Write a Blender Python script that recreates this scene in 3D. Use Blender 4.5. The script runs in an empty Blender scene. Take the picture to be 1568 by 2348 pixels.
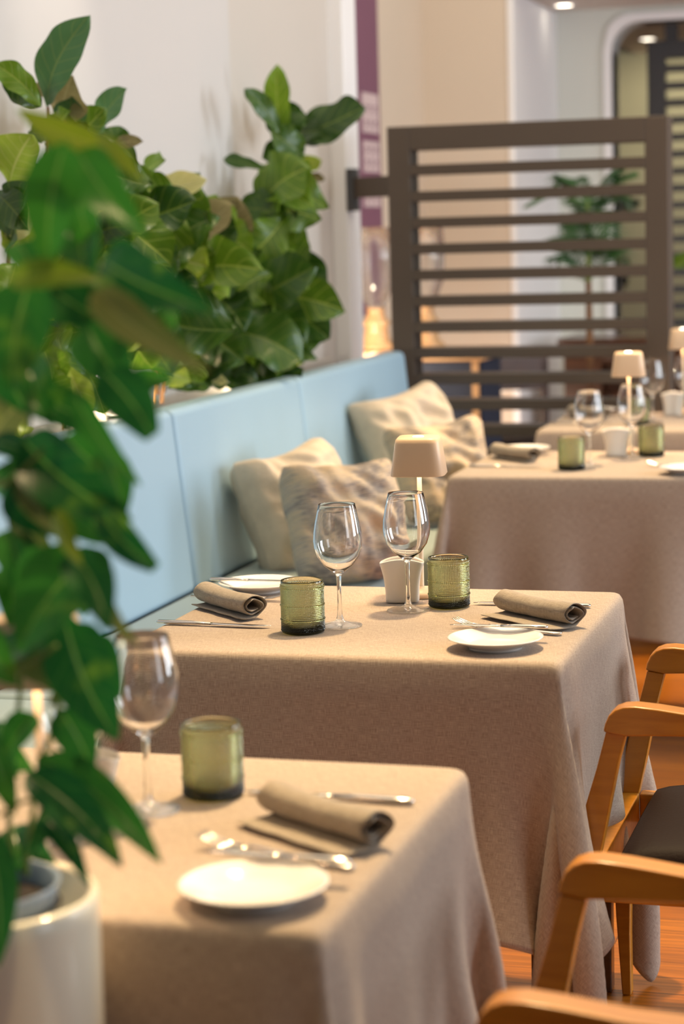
import bpy, bmesh, math, random
import numpy as np
from mathutils import Vector, Matrix, Euler, noise
C = bpy.context.scene
COL = C.collection
PI = math.pi
random.seed(7)

# ------------------------------------------------------------------ camera
CAM = Vector((1.3434, -3.2026, 1.4413)); YAW, PITCH, ROLL, FPX = -0.2868, 0.1346, -0.0283, 4827.1
f_ = Vector((math.sin(YAW)*math.cos(PITCH), math.cos(YAW)*math.cos(PITCH), -math.sin(PITCH)))
r_ = Vector((math.cos(YAW), -math.sin(YAW), 0)); u_ = r_.cross(f_)
RV = r_*math.cos(ROLL)+u_*math.sin(ROLL); UV_ = -r_*math.sin(ROLL)+u_*math.cos(ROLL)
cd = bpy.data.cameras.new('camera'); cam = bpy.data.objects.new('camera', cd); COL.objects.link(cam)
cam.matrix_world = Matrix(((RV.x, UV_.x, -f_.x, CAM.x), (RV.y, UV_.y, -f_.y, CAM.y), (RV.z, UV_.z, -f_.z, CAM.z), (0, 0, 0, 1)))
cd.sensor_fit = 'HORIZONTAL'; cd.sensor_width = 36; cd.lens = FPX*36/1568; cd.clip_start = .05
cd.dof.use_dof = True; cd.dof.focus_distance = 3.72; cd.dof.aperture_fstop = 5.2
C.camera = cam
def at(px, py, Y=None, x=None, z=None):
    """the world point seen at a pixel on the plane y=Y, x=x or z=z"""
    d = f_+RV*((px-784)/FPX)-UV_*((py-1174)/FPX)
    if Y is not None: t = (Y-CAM.y)/d.y
    elif x is not None: t = (x-CAM.x)/d.x
    else: t = (z-CAM.z)/d.z
    return CAM+d*t

# ------------------------------------------------------------------ light
C.view_settings.view_transform = 'Standard'; C.view_settings.look = 'None'
C.view_settings.gamma = 1; C.view_settings.use_curve_mapping = False
C.view_settings.exposure = 0.22
w = bpy.data.worlds.new('world'); C.world = w; w.use_nodes = True
bg = w.node_tree.nodes['Background']; bg.inputs[0].default_value = (.90, .85, .86, 1); bg.inputs[1].default_value = .07
def area(name, loc, target, sx, sy, power, col):
    l = bpy.data.lights.new(name, 'AREA'); l.shape = 'RECTANGLE'; l.size = sx; l.size_y = sy; l.energy = power; l.color = col
    o = bpy.data.objects.new(name, l); COL.objects.link(o); o.location = loc
    o.rotation_euler = (Vector(target)-Vector(loc)).to_track_quat('-Z', 'Y').to_euler(); return o
def point(name, loc, power, col, rad=.02):
    l = bpy.data.lights.new(name, 'POINT'); l.energy = power; l.color = col; l.shadow_soft_size = rad
    o = bpy.data.objects.new(name, l); COL.objects.link(o); o.location = loc; return o
def spot(name, loc, target, power, col, ang=60, rad=.06, blend=.6):
    l = bpy.data.lights.new(name, 'SPOT'); l.energy = power; l.color = col; l.shadow_soft_size = rad
    l.spot_size = math.radians(ang); l.spot_blend = blend
    o = bpy.data.objects.new(name, l); COL.objects.link(o); o.location = loc
    o.rotation_euler = (Vector(target)-Vector(loc)).to_track_quat('-Z', 'Y').to_euler(); return o
DAY = (.86, .93, 1.0); WARM = (1.0, .71, .37)
for i, y in enumerate((1.6, 4.2)):
    area('window_light', (4.6, y, 1.75), (0, y+.2, .9), 1.3, 2.0, 95, DAY)
area('ceiling_bounce', (.6, 3.6, 3.35), (.6, 3.6, 0), 4.2, 7.4, 130, (1, .84, .63))
area('window_light', (4.6, -1.6, 1.75), (0, -1.2, 1.0), 1.0, 2.0, 24, DAY)
spot('wall_washer', (-.62, 1.95, 3.2), (-.93, 1.95, 1.7), 60, (1, .86, .66), 34, .05, 1.0)
# warm downlights above the row of tables (ceiling of the room, above the frame)
for (x, y, p) in ((.6, .95, 290), (.65, .10, 370), (.6, 3.5, 280), (.6, 4.3, 90), (.0, 2.6, 50)):
    spot('downlight_beam', (x, y, 3.0), (x-.20, y-(1.05 if y == .10 else .55), .75), p, WARM, 58, .08, .8)

spot('plant_fill_spot', (1.0, -2.2, 2.9), (.35, -1.45, .95), 42, WARM, 36, .08, .8)  # added unseen spot to brighten the foreground plant and pot

# ------------------------------------------------------------------ materials
def newmat(name):
    m = bpy.data.materials.new(name); m.use_nodes = True
    return m, m.node_tree, m.node_tree.nodes['Principled BSDF']
def mat(name, col, rough=.5, metal=0, spec=.5, coat=0, emit=None, es=0, trans=0, ior=1.45, sheen=0, noise_amt=0, noise_scale=8, bump=0, bump_scale=60, coords='Object', stretch=(1, 1, 1)):
    m, nt, b = newmat(name)
    b.inputs['Base Color'].default_value = (*col, 1); b.inputs['Roughness'].default_value = rough
    b.inputs['Metallic'].default_value = metal; b.inputs['Specular IOR Level'].default_value = spec
    b.inputs['Coat Weight'].default_value = coat; b.inputs['Transmission Weight'].default_value = trans; b.inputs['IOR'].default_value = ior
    b.inputs['Sheen Weight'].default_value = sheen
    if emit: b.inputs['Emission Color'].default_value = (*emit, 1); b.inputs['Emission Strength'].default_value = es
    if noise_amt or bump:
        tc = nt.nodes.new('ShaderNodeTexCoord'); mp = nt.nodes.new('ShaderNodeMapping'); nt.links.new(tc.outputs[coords], mp.inputs[0]); mp.inputs['Scale'].default_value = stretch
    if noise_amt:
        n = nt.nodes.new('ShaderNodeTexNoise'); n.inputs['Scale'].default_value = noise_scale; n.inputs['Detail'].default_value = 4
        nt.links.new(mp.outputs[0], n.inputs['Vector'])
        mx = nt.nodes.new('ShaderNodeMix'); mx.data_type = 'RGBA'
        mx.inputs[6].default_value = (*[c*(1-noise_amt) for c in col], 1); mx.inputs[7].default_value = (*[min(1, c*(1+noise_amt)) for c in col], 1)
        nt.links.new(n.outputs['Fac'], mx.inputs[0]); nt.links.new(mx.outputs[2], b.inputs['Base Color'])
    if bump:
        n2 = nt.nodes.new('ShaderNodeTexNoise'); n2.inputs['Scale'].default_value = bump_scale; n2.inputs['Detail'].default_value = 3
        nt.links.new(mp.outputs[0], n2.inputs['Vector'])
        bp = nt.nodes.new('ShaderNodeBump'); bp.inputs['Strength'].default_value = bump; bp.inputs['Distance'].default_value = .002
        nt.links.new(n2.outputs['Fac'], bp.inputs['Height']); nt.links.new(bp.outputs[0], b.inputs['Normal'])
    return m
def nd(nt, t, **k):
    n = nt.nodes.new(t)
    for a, v in k.items(): setattr(n, a, v)
    return n
def linen(name, dark, light, uvscale=1.0):
    m, nt, b = newmat(name); b.inputs['Roughness'].default_value = .9; b.inputs['Specular IOR Level'].default_value = .15; b.inputs['Sheen Weight'].default_value = .08; b.inputs['Sheen Roughness'].default_value = .5
    tc = nd(nt, 'ShaderNodeTexCoord')
    outs = []
    for sx, sy in ((55, 1500), (1500, 80)):
        mp = nd(nt, 'ShaderNodeMapping'); mp.inputs['Scale'].default_value = (sx*uvscale, sy*uvscale, 1); nt.links.new(tc.outputs['UV'], mp.inputs[0])
        n = nd(nt, 'ShaderNodeTexNoise'); n.inputs['Scale'].default_value = 1; n.inputs['Detail'].default_value = 2; nt.links.new(mp.outputs[0], n.inputs['Vector']); outs.append(n.outputs['Fac'])
    a = nd(nt, 'ShaderNodeMath', operation='ADD'); nt.links.new(outs[0], a.inputs[0]); nt.links.new(outs[1], a.inputs[1])
    mr = nd(nt, 'ShaderNodeMapRange'); mr.inputs['From Min'].default_value = .68; mr.inputs['From Max'].default_value = 1.32; nt.links.new(a.outputs[0], mr.inputs[0])
    mx = nd(nt, 'ShaderNodeMix', data_type='RGBA'); mx.inputs[6].default_value = (*dark, 1); mx.inputs[7].default_value = (*light, 1)
    nt.links.new(mr.outputs[0], mx.inputs[0]); nt.links.new(mx.outputs[2], b.inputs['Base Color'])
    bp = nd(nt, 'ShaderNodeBump'); bp.inputs['Strength'].default_value = .4; bp.inputs['Distance'].default_value = .0006
    nt.links.new(a.outputs[0], bp.inputs['Height']); nt.links.new(bp.outputs[0], b.inputs['Normal'])
    return m
def woodgrain(name, dark, light, rough=.35, axis=(1, 12, 12), scale=6, coat=.3):
    m, nt, b = newmat(name); b.inputs['Roughness'].default_value = rough; b.inputs['Coat Weight'].default_value = coat; b.inputs['Coat Roughness'].default_value = .15
    tc = nd(nt, 'ShaderNodeTexCoord'); mp = nd(nt, 'ShaderNodeMapping'); mp.inputs['Scale'].default_value = axis; nt.links.new(tc.outputs['Object'], mp.inputs[0])
    n = nd(nt, 'ShaderNodeTexNoise'); n.inputs['Scale'].default_value = scale; n.inputs['Detail'].default_value = 6; n.inputs['Distortion'].default_value = .6; nt.links.new(mp.outputs[0], n.inputs['Vector'])
    mr = nd(nt, 'ShaderNodeMapRange'); mr.inputs['From Min'].default_value = .3; mr.inputs['From Max'].default_value = .7; nt.links.new(n.outputs['Fac'], mr.inputs[0])
    mx = nd(nt, 'ShaderNodeMix', data_type='RGBA'); mx.inputs[6].default_value = (*dark, 1); mx.inputs[7].default_value = (*light, 1)
    nt.links.new(mr.outputs[0], mx.inputs[0]); nt.links.new(mx.outputs[2], b.inputs['Base Color']); return m
def floor_mat():
    m, nt, b = newmat('oak_floor'); b.inputs['Roughness'].default_value = .28; b.inputs['Coat Weight'].default_value = .35; b.inputs['Coat Roughness'].default_value = .12
    tc = nd(nt, 'ShaderNodeTexCoord')
    br = nd(nt, 'ShaderNodeTexBrick'); br.offset = .37; br.inputs['Scale'].default_value = 1; br.inputs['Brick Width'].default_value = 1.1; br.inputs['Row Height'].default_value = .085
    br.inputs['Mortar Size'].default_value = .0012; br.inputs['Mortar Smooth'].default_value = .2; br.inputs['Color1'].default_value = (.52, .16, .010, 1); br.inputs['Color2'].default_value = (.34, .090, .006, 1); br.inputs['Mortar'].default_value = (.05, .015, .003, 1)
    nt.links.new(tc.outputs['Object'], br.inputs['Vector'])
    mp = nd(nt, 'ShaderNodeMapping'); mp.inputs['Scale'].default_value = (3, 70, 1); nt.links.new(tc.outputs['Object'], mp.inputs[0])
    n = nd(nt, 'ShaderNodeTexNoise'); n.inputs['Scale'].default_value = 1.5; n.inputs['Detail'].default_value = 5; nt.links.new(mp.outputs[0], n.inputs['Vector'])
    mr = nd(nt, 'ShaderNodeMapRange'); mr.inputs['From Min'].default_value = .3; mr.inputs['From Max'].default_value = .7; mr.inputs['To Min'].default_value = .62; mr.inputs['To Max'].default_value = 1.25; nt.links.new(n.outputs['Fac'], mr.inputs[0])
    mx = nd(nt, 'ShaderNodeMix', data_type='RGBA', blend_type='MULTIPLY'); mx.inputs[0].default_value = 1; nt.links.new(br.outputs['Color'], mx.inputs[6]); nt.links.new(mr.outputs[0], mx.inputs[7])
    nt.links.new(mx.outputs[2], b.inputs['Base Color']); return m
def glassmat(name, col, rough=0.0, ior=1.5, absorb=None, clear=0):
    m = bpy.data.materials.new(name); m.use_nodes = True; nt = m.node_tree; nt.nodes.remove(nt.nodes['Principled BSDF'])
    g = nd(nt, 'ShaderNodeBsdfGlass'); g.inputs['Color'].default_value = (*col, 1); g.inputs['Roughness'].default_value = rough; g.inputs['IOR'].default_value = ior
    if clear:
        tp = nd(nt, 'ShaderNodeBsdfTransparent'); mxs = nd(nt, 'ShaderNodeMixShader'); mxs.inputs[0].default_value = clear
        nt.links.new(g.outputs[0], mxs.inputs[1]); nt.links.new(tp.outputs[0], mxs.inputs[2]); g = mxs
    nt.links.new(g.outputs[0], nt.nodes['Material Output'].inputs['Surface'])
    if absorb:
        d = max(absorb)*1.02; va = nd(nt, 'ShaderNodeVolumeAbsorption'); va.inputs['Density'].default_value = d; va.inputs['Color'].default_value = (*[1-a/d for a in absorb], 1)
        nt.links.new(va.outputs[0], nt.nodes['Material Output'].inputs['Volume'])
    return m
def leafmat(name, c1, c2, vein, rough=.35, trans=.35, under=None, sidevein=.5, patch=None):
    """leaf: blade colour, pale midrib and side veins from the leaf's own UVs, some light through the blade"""
    m, nt, b = newmat(name); b.inputs['Roughness'].default_value = rough; b.inputs['Specular IOR Level'].default_value = .5
    tc = nd(nt, 'ShaderNodeTexCoord'); sp = nd(nt, 'ShaderNodeSeparateXYZ'); nt.links.new(tc.outputs['UV'], sp.inputs[0])
    ab = nd(nt, 'ShaderNodeMath', operation='ABSOLUTE'); sb = nd(nt, 'ShaderNodeMath', operation='SUBTRACT'); sb.inputs[1].default_value = .5
    nt.links.new(sp.outputs['Y'], sb.inputs[0]); nt.links.new(sb.outputs[0], ab.inputs[0])
    mid = nd(nt, 'ShaderNodeMapRange'); mid.inputs['From Min'].default_value = .012; mid.inputs['From Max'].default_value = .03; mid.inputs['To Min'].default_value = 1; mid.inputs['To Max'].default_value = 0; nt.links.new(ab.outputs[0], mid.inputs[0])
    # side veins slant forward from the midrib
    k = nd(nt, 'ShaderNodeMath', operation='MULTIPLY'); k.inputs[1].default_value = -.45; nt.links.new(ab.outputs[0], k.inputs[0])
    s = nd(nt, 'ShaderNodeMath', operation='ADD'); nt.links.new(sp.outputs['X'], s.inputs[0]); nt.links.new(k.outputs[0], s.inputs[1])
    s2 = nd(nt, 'ShaderNodeMath', operation='MULTIPLY'); s2.inputs[1].default_value = 7.0; nt.links.new(s.outputs[0], s2.inputs[0])
    fr = nd(nt, 'ShaderNodeMath', operation='FRACT'); nt.links.new(s2.outputs[0], fr.inputs[0])
    f2 = nd(nt, 'ShaderNodeMath', operation='SUBTRACT'); f2.inputs[1].default_value = .5; nt.links.new(fr.outputs[0], f2.inputs[0])
    f3 = nd(nt, 'ShaderNodeMath', operation='ABSOLUTE'); nt.links.new(f2.outputs[0], f3.inputs[0])
    sv = nd(nt, 'ShaderNodeMapRange'); sv.inputs['From Min'].default_value = .03; sv.inputs['From Max'].default_value = .09; sv.inputs['To Min'].default_value = sidevein; sv.inputs['To Max'].default_value = 0; nt.links.new(f3.outputs[0], sv.inputs[0])
    mxm = nd(nt, 'ShaderNodeMath', operation='MAXIMUM'); nt.links.new(mid.outputs[0], mxm.inputs[0]); nt.links.new(sv.outputs[0], mxm.inputs[1])
    n = nd(nt, 'ShaderNodeTexNoise'); n.inputs['Scale'].default_value = 3.2; n.inputs['Detail'].default_value = 3; nt.links.new(tc.outputs['UV'], n.inputs['Vector'])
    oi = nd(nt, 'ShaderNodeObjectInfo'); ad = nd(nt, 'ShaderNodeMath', operation='ADD'); nt.links.new(n.outputs['Fac'], ad.inputs[0]); nt.links.new(oi.outputs['Random'], ad.inputs[1])
    mr = nd(nt, 'ShaderNodeMapRange'); mr.inputs['From Min'].default_value = .45; mr.inputs['From Max'].default_value = 1.5; nt.links.new(ad.outputs[0], mr.inputs[0])
    mx = nd(nt, 'ShaderNodeMix', data_type='RGBA'); mx.inputs[6].default_value = (*c1, 1); mx.inputs[7].default_value = (*c2, 1); nt.links.new(mr.outputs[0], mx.inputs[0])
    last = mx
    if patch:
        n3 = nd(nt, 'ShaderNodeTexNoise'); n3.inputs['Scale'].default_value = 5; nt.links.new(tc.outputs['Object'], n3.inputs['Vector']); n3.inputs['Scale'].default_value = 22
        p = nd(nt, 'ShaderNodeMapRange'); p.inputs['From Min'].default_value = .60; p.inputs['From Max'].default_value = .72; nt.links.new(n3.outputs['Fac'], p.inputs[0])
        mp_ = nd(nt, 'ShaderNodeMix', data_type='RGBA'); mp_.inputs[7].default_value = (*patch, 1); nt.links.new(last.outputs[2], mp_.inputs[6]); nt.links.new(p.outputs[0], mp_.inputs[0]); last = mp_
    mv = nd(nt, 'ShaderNodeMix', data_type='RGBA'); mv.inputs[7].default_value = (*vein, 1); nt.links.new(last.outputs[2], mv.inputs[6]); nt.links.new(mxm.outputs[0], mv.inputs[0])
    nt.links.new(mv.outputs[2], b.inputs['Base Color'])
    bp = nd(nt, 'ShaderNodeBump'); bp.inputs['Strength'].default_value = .5; bp.inputs['Distance'].default_value = .002; bp.invert = True; nt.links.new(mxm.outputs[0], bp.inputs['Height']); nt.links.new(bp.outputs[0], b.inputs['Normal'])
    tr = nd(nt, 'ShaderNodeBsdfTranslucent'); nt.links.new(mv.outputs[2], tr.inputs['Color'])
    ms = nd(nt, 'ShaderNodeMixShader'); ms.inputs[0].default_value = trans; nt.links.new(b.outputs[0], ms.inputs[1]); nt.links.new(tr.outputs[0], ms.inputs[2])
    nt.links.new(ms.outputs[0], nt.nodes['Material Output'].inputs['Surface']); return m

M = dict(
    wall=mat('wall_plaster', (.58, .565, .56), .8, noise_amt=.02, noise_scale=3),
    wall_beige=mat('beige_plaster', (.66, .565, .465), .8, noise_amt=.02, noise_scale=3),
    wall_warm=mat('warm_plaster', (.57, .53, .49), .8, noise_amt=.02, noise_scale=3),
    wall_pale=mat('pale_plaster', (.66, .685, .64), .8, noise_amt=.02, noise_scale=2),
    wall_green=mat('olive_plaster', (.40, .385, .28), .8, noise_amt=.05, noise_scale=2),
    white=mat('white_paint', (.86, .86, .88), .5, noise_amt=.01),
    ceiling=mat('ceiling_paint', (.62, .55, .50), .8, noise_amt=.02),
    floor=floor_mat(),
    cloth=linen('linen_cloth', (.26, .198, .158), (.54, .447, .365)),
    napkin=linen('linen_napkin', (.22, .18, .14), (.48, .41, .33)),
    blue=mat('blue_leather', (.37, .53, .65), .42, spec=.4, bump=.12, bump_scale=250, noise_amt=.03, noise_scale=2),
    seat=mat('seat_leather', (.36, .43, .42), .40, spec=.4, bump=.12, bump_scale=250, noise_amt=.03, noise_scale=2),
    seam=mat('seam_dark', (.06, .10, .14), .7, noise_amt=.1),
    plinth=mat('plinth_dark', (.08, .06, .05), .6, noise_amt=.1),
    chair=woodgrain('chair_wood', (.44, .160, .008), (.60, .25, .020), .33, (1.2, 8, 9), 5),
    leather=mat('brown_leather', (.015, .007, .005), .6, spec=.15, bump=.25, bump_scale=180, noise_amt=.15),
    tablewood=woodgrain('table_leg_wood', (.06, .02, .008), (.11, .04, .015), .35),
    dark=mat('taupe_lacquer', (.094, .070, .054), .42, spec=.4, noise_amt=.04),
    dark2=mat('charcoal_lacquer', (.055, .055, .06), .45, noise_amt=.04),
    glass=glassmat('clear_glass', (1, 1, 1)), footglass=glassmat('foot_glass', (1, 1, 1), clear=.35),
    green=glassmat('olive_glass', (.97, .98, .96), .02, absorb=(78, 76, 172)),
    smoke=glassmat('lantern_glass', (.96, .97, .98), clear=.4),
    china=mat('white_china', (.84, .82, .80), .12, spec=.5, coat=.3, noise_amt=.01),
    cream=mat('cream_china', (.78, .73, .66), .3, noise_amt=.01),
    steel=mat('polished_steel', (.72, .66, .60), .16, metal=1, noise_amt=.02),
    lamp=mat('sand_metal', (.78, .56, .37), .38, spec=.5, noise_amt=.01),
    stem=mat('lit_lamp_stem', (.88, .74, .55), .35, noise_amt=.01),  # glow of the lamp on its stem put into this paler colour
    led=mat('led_dot', (1, 1, 1), .5, emit=(1, .88, .70), es=9, noise_amt=.01),
    led2=mat('uplight_lens', (1, 1, 1), .5, emit=(1, .88, .70), es=2.5, noise_amt=.01),
    cush=mat('knit_beige', (.70, .57, .42), .95, spec=.1, sheen=.2, bump=1, bump_scale=140, noise_amt=.16, noise_scale=30),
    soil=mat('soil', (.012, .008, .006), .95, bump=1, bump_scale=40, noise_amt=.4, noise_scale=60),
    ledge=mat('planter_ledge', (.50, .44, .38), .6, noise_amt=.1),
    pot=mat('cream_pot', (.80, .74, .58), .35, coat=.4, noise_amt=.10, noise_scale=9, stretch=(1, 1, .3)),
    liner=mat('blue_grey_liner', (.20, .27, .36), .35, noise_amt=.1),
    stalk=mat('stalk_brown', (.22, .10, .04), .6, noise_amt=.3, noise_scale=40),
    petiole=mat('petiole_green', (.20, .28, .06), .5, noise_amt=.2, noise_scale=40),
    cane=mat('orange_cane', (.50, .24, .07), .6, noise_amt=.2, noise_scale=30),
    purple=None,
    wood2=woodgrain('console_wood', (.42, .23, .10), (.58, .36, .18), .5),
    navy=mat('navy_cloth', (.018, .026, .050), .7, noise_amt=.1),
    darkwood=woodgrain('dark_wood', (.035, .015, .008), (.09, .035, .015), .35),
    black=mat('black_metal', (.015, .015, .015), .4, noise_amt=.1),
    pothos=leafmat('pothos_leaf', (.008, .105, .026), (.050, .26, .030), (.18, .40, .08), .24, .33, sidevein=.12, patch=(.16, .36, .04)),
    pothos_under=leafmat('pothos_underside', (.10, .16, .035), (.19, .23, .06), (.30, .33, .12), .45, .35, sidevein=.12),
    pothos_yellow=leafmat('pothos_yellow', (.15, .27, .02), (.26, .33, .02), (.38, .42, .08), .35, .4, sidevein=.15),
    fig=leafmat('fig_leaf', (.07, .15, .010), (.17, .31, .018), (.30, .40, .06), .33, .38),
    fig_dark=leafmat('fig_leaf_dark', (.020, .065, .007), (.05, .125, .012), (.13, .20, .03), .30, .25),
    fig_lime=leafmat('fig_leaf_lime_uplit', (.30, .42, .04), (.48, .58, .08), (.50, .55, .15), .4, .5),  # yellow-green leaf, uplight glow from below partly put into the colour
    fig_pale=leafmat('fig_leaf_pale_uplit', (.62, .60, .24), (.74, .70, .34), (.80, .76, .40), .5, .45),  # pale yellow leaf, its colour also carries painted uplight glow
    fig_blue=leafmat('fig_leaf_blue', (.045, .14, .055), (.08, .20, .07), (.16, .26, .08), .4, .3),
    fig_brown=leafmat('fig_leaf_brown', (.16, .13, .05), (.28, .24, .10), (.34, .30, .14), .5, .3),
    palm=leafmat('palm_leaf', (.03, .10, .03), (.06, .17, .05), (.08, .2, .06), .4, .3, sidevein=0),
)
def cushion_pattern():
    m, nt, b = newmat('woven_pattern'); b.inputs['Roughness'].default_value = .95; b.inputs['Specular IOR Level'].default_value = .1
    tc = nd(nt, 'ShaderNodeTexCoord')
    mp = nd(nt, 'ShaderNodeMapping'); mp.inputs['Scale'].default_value = (5, 60, 1); nt.links.new(tc.outputs['UV'], mp.inputs[0])
    n = nd(nt, 'ShaderNodeTexNoise'); n.inputs['Scale'].default_value = 2; n.inputs['Detail'].default_value = 5; nt.links.new(mp.outputs[0], n.inputs['Vector'])
    n2 = nd(nt, 'ShaderNodeTexNoise'); n2.inputs['Scale'].default_value = 3.5; n2.inputs['Detail'].default_value = 3; nt.links.new(tc.outputs['UV'], n2.inputs['Vector'])
    ml = nd(nt, 'ShaderNodeMath', operation='MULTIPLY'); nt.links.new(n.outputs['Fac'], ml.inputs[0]); nt.links.new(n2.outputs['Fac'], ml.inputs[1])
    cr = nd(nt, 'ShaderNodeValToRGB'); e = cr.color_ramp.elements; e[0].position = .19; e[0].color = (.26, .225, .20, 1); e[1].position = .29; e[1].color = (.62, .47, .31, 1)
    x = cr.color_ramp.elements.new(.23); x.color = (.50, .41, .33, 1)
    nt.links.new(ml.outputs[0], cr.inputs[0]); nt.links.new(cr.outputs[0], b.inputs['Base Color'])
    n3 = nd(nt, 'ShaderNodeTexNoise'); n3.inputs['Scale'].default_value = 150; nt.links.new(tc.outputs['Object'], n3.inputs['Vector'])
    bp = nd(nt, 'ShaderNodeBump'); bp.inputs['Strength'].default_value = 1; bp.inputs['Distance'].default_value = .002; nt.links.new(n3.outputs['Fac'], bp.inputs['Height']); nt.links.new(bp.outputs[0], b.inputs['Normal'])
    return m
M['cushpat'] = cushion_pattern()
M['purple'] = mat('purple_banner', (.20, .085, .14), .7, noise_amt=.06)
M['lilac'] = mat('lilac_print', (.62, .50, .52), .7, noise_amt=.1)

# ------------------------------------------------------------------ mesh helpers
def obj(name, bm, m, parent=None, smooth=True, bevel=0, subsurf=0, seg=2):
    me = bpy.data.meshes.new(name)
    if not isinstance(bm, bmesh.types.BMesh):
        v, f, uv = (list(bm)+[None])[:3]; me.from_pydata([tuple(p) for p in v], [], f)
        if uv is not None:
            l = me.uv_layers.new(name='UVMap'); idx = np.zeros(len(me.loops), dtype=np.int32); me.loops.foreach_get('vertex_index', idx)
            l.data.foreach_set('uv', np.asarray(uv, dtype=np.float32)[idx].ravel())
    else:
        bmesh.ops.recalc_face_normals(bm, faces=bm.faces); bm.to_mesh(me); bm.free()
    o = bpy.data.objects.new(name, me); COL.objects.link(o)
    me.materials.append(m)
    if smooth: me.polygons.foreach_set('use_smooth', [True]*len(me.polygons))
    if bevel:
        b = o.modifiers.new('bevel', 'BEVEL'); b.width = bevel; b.segments = seg; b.limit_method = 'ANGLE'; b.angle_limit = math.radians(35); b.harden_normals = True
    if subsurf:
        s = o.modifiers.new('sub', 'SUBSURF'); s.levels = subsurf; s.render_levels = subsurf
    if parent: o.parent = parent
    return o
def tag(o, label, cat, group=None, kind=None):
    o['label'] = label; o['category'] = cat
    if group: o['group'] = group
    if kind: o['kind'] = kind
    return o
def thing(name, label, cat, loc=(0, 0, 0), rz=0, group=None):
    o = bpy.data.objects.new(name, None); o.empty_display_size = .05; COL.objects.link(o); o.location = loc; o.rotation_euler = (0, 0, rz)
    return tag(o, label, cat, group)
def struct(name, bm, m, **k):
    o = obj(name, bm, m, **k); o['kind'] = 'structure'; return o
def dup(root, loc, label, rz=None, group=None):
    r = root.copy(); COL.objects.link(r); r.location = loc; r['label'] = label
    if rz is not None: r.rotation_euler = (0, 0, rz)
    if group: r['group'] = group
    def rec(a, b):
        for ch in list(a.children):
            c = ch.copy(); COL.objects.link(c); c.parent = b; rec(ch, c)
    rec(root, r); return r
def box(x0, x1, y0, y1, z0, z1, bm=None):
    bm = bm or bmesh.new()
    v = [bm.verts.new((x, y, z)) for z in (z0, z1) for y in (y0, y1) for x in (x0, x1)]
    for f in ((0, 2, 3, 1), (4, 5, 7, 6), (0, 1, 5, 4), (2, 6, 7, 3), (0, 4, 6, 2), (1, 3, 7, 5)): bm.faces.new([v[i] for i in f])
    return bm
def prism(pts, a, b, axis='y', bm=None):
    """closed polygon in the plane across `axis`, extruded from a to b"""
    bm = bm or bmesh.new()
    def P(p, t): return {'y': (p[0], t, p[1]), 'x': (t, p[0], p[1]), 'z': (p[0], p[1], t)}[axis]
    A = [bm.verts.new(P(p, a)) for p in pts]; B = [bm.verts.new(P(p, b)) for p in pts]
    bm.faces.new(A); bm.faces.new(B[::-1]); n = len(pts)
    for i in range(n): bm.faces.new((A[i], B[i], B[(i+1) % n], A[(i+1) % n]))
    return bm
def lathe(prof, n=48, bm=None, closed=False, center=(0, 0)):
    bm = bm or bmesh.new(); rings = []
    for r, z in prof:
        if r < 1e-6: rings.append([bm.verts.new((center[0], center[1], z))])
        else: rings.append([bm.verts.new((center[0]+r*math.cos(2*PI*i/n), center[1]+r*math.sin(2*PI*i/n), z)) for i in range(n)])
    if closed: rings.append(rings[0])
    for a, b in zip(rings, rings[1:]):
        for i in range(n):
            j = (i+1) % n
            if len(a) == 1 and len(b) == 1: continue
            if len(a) == 1: bm.faces.new((a[0], b[i], b[j]))
            elif len(b) == 1: bm.faces.new((a[i], b[0], a[j]))
            else: bm.faces.new((a[i], b[i], b[j], a[j]))
    return bm
def tube(pts, rad, n=8, bm=None, caps=True):
    bm = bm or bmesh.new(); pts = [Vector(p) for p in pts]; rings = []
    for i, p in enumerate(pts):
        d = (pts[min(i+1, len(pts)-1)]-pts[max(i-1, 0)]).normalized()
        a = d.cross(Vector((0, 0, 1)));
        if a.length < .01: a = d.cross(Vector((1, 0, 0)))
        a.normalize(); b = d.cross(a); r = rad[i] if isinstance(rad, (list, tuple)) else rad
        rings.append([bm.verts.new(p+a*r*math.cos(2*PI*k/n)+b*r*math.sin(2*PI*k/n)) for k in range(n)])
    for A, B in zip(rings, rings[1:]):
        for k in range(n): bm.faces.new((A[k], B[k], B[(k+1) % n], A[(k+1) % n]))
    if caps: bm.faces.new(rings[0]); bm.faces.new(rings[-1])
    return bm
def curve_pts(pts, n=10):
    """smooth curve through points"""
    P = [Vector(p) for p in pts]; P = [P[0]*2-P[1]]+P+[P[-1]*2-P[-2]]; out = []
    for i in range(1, len(P)-2):
        for k in range(n):
            t = k/n; a, b, c, d = P[i-1:i+3]
            out.append(.5*((2*b)+(c-a)*t+(2*a-5*b+4*c-d)*t*t+(3*b-a-3*c+d)*t**3))
    out.append(P[-2]); return out

# ------------------------------------------------------------------ the setting
bm = box(-3, 4.6, -3.4, 12.2, -.02, 0); struct('floor', bm, M['floor'], smooth=False)
struct('wall_left', box(-1.6, -.93, -3.4, 3.37, 0, 3.4), M['wall'], smooth=False)
struct('wall_left', box(-1.6, -.96, 3.37, 4.6, 0, 3.4), M['wall_warm'], smooth=False)
struct('wall_left', box(-1.6, -1.31, 4.78, 7.6, 0, 3.4), M['wall_beige'], smooth=False)
struct('trim_1', box(-1.6, -.90, 4.6, 4.78, 0, 3.4), M['white'], smooth=False, bevel=.008)
struct('wall_back', box(-1.6, -.873, 7.5, 8.7, 0, 3.4), M['wall_beige'], smooth=False)
struct('trim_2', box(-.873, -.835, 7.49, 8.7, 0, 2.6), M['white'], smooth=False, bevel=.01)
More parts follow.
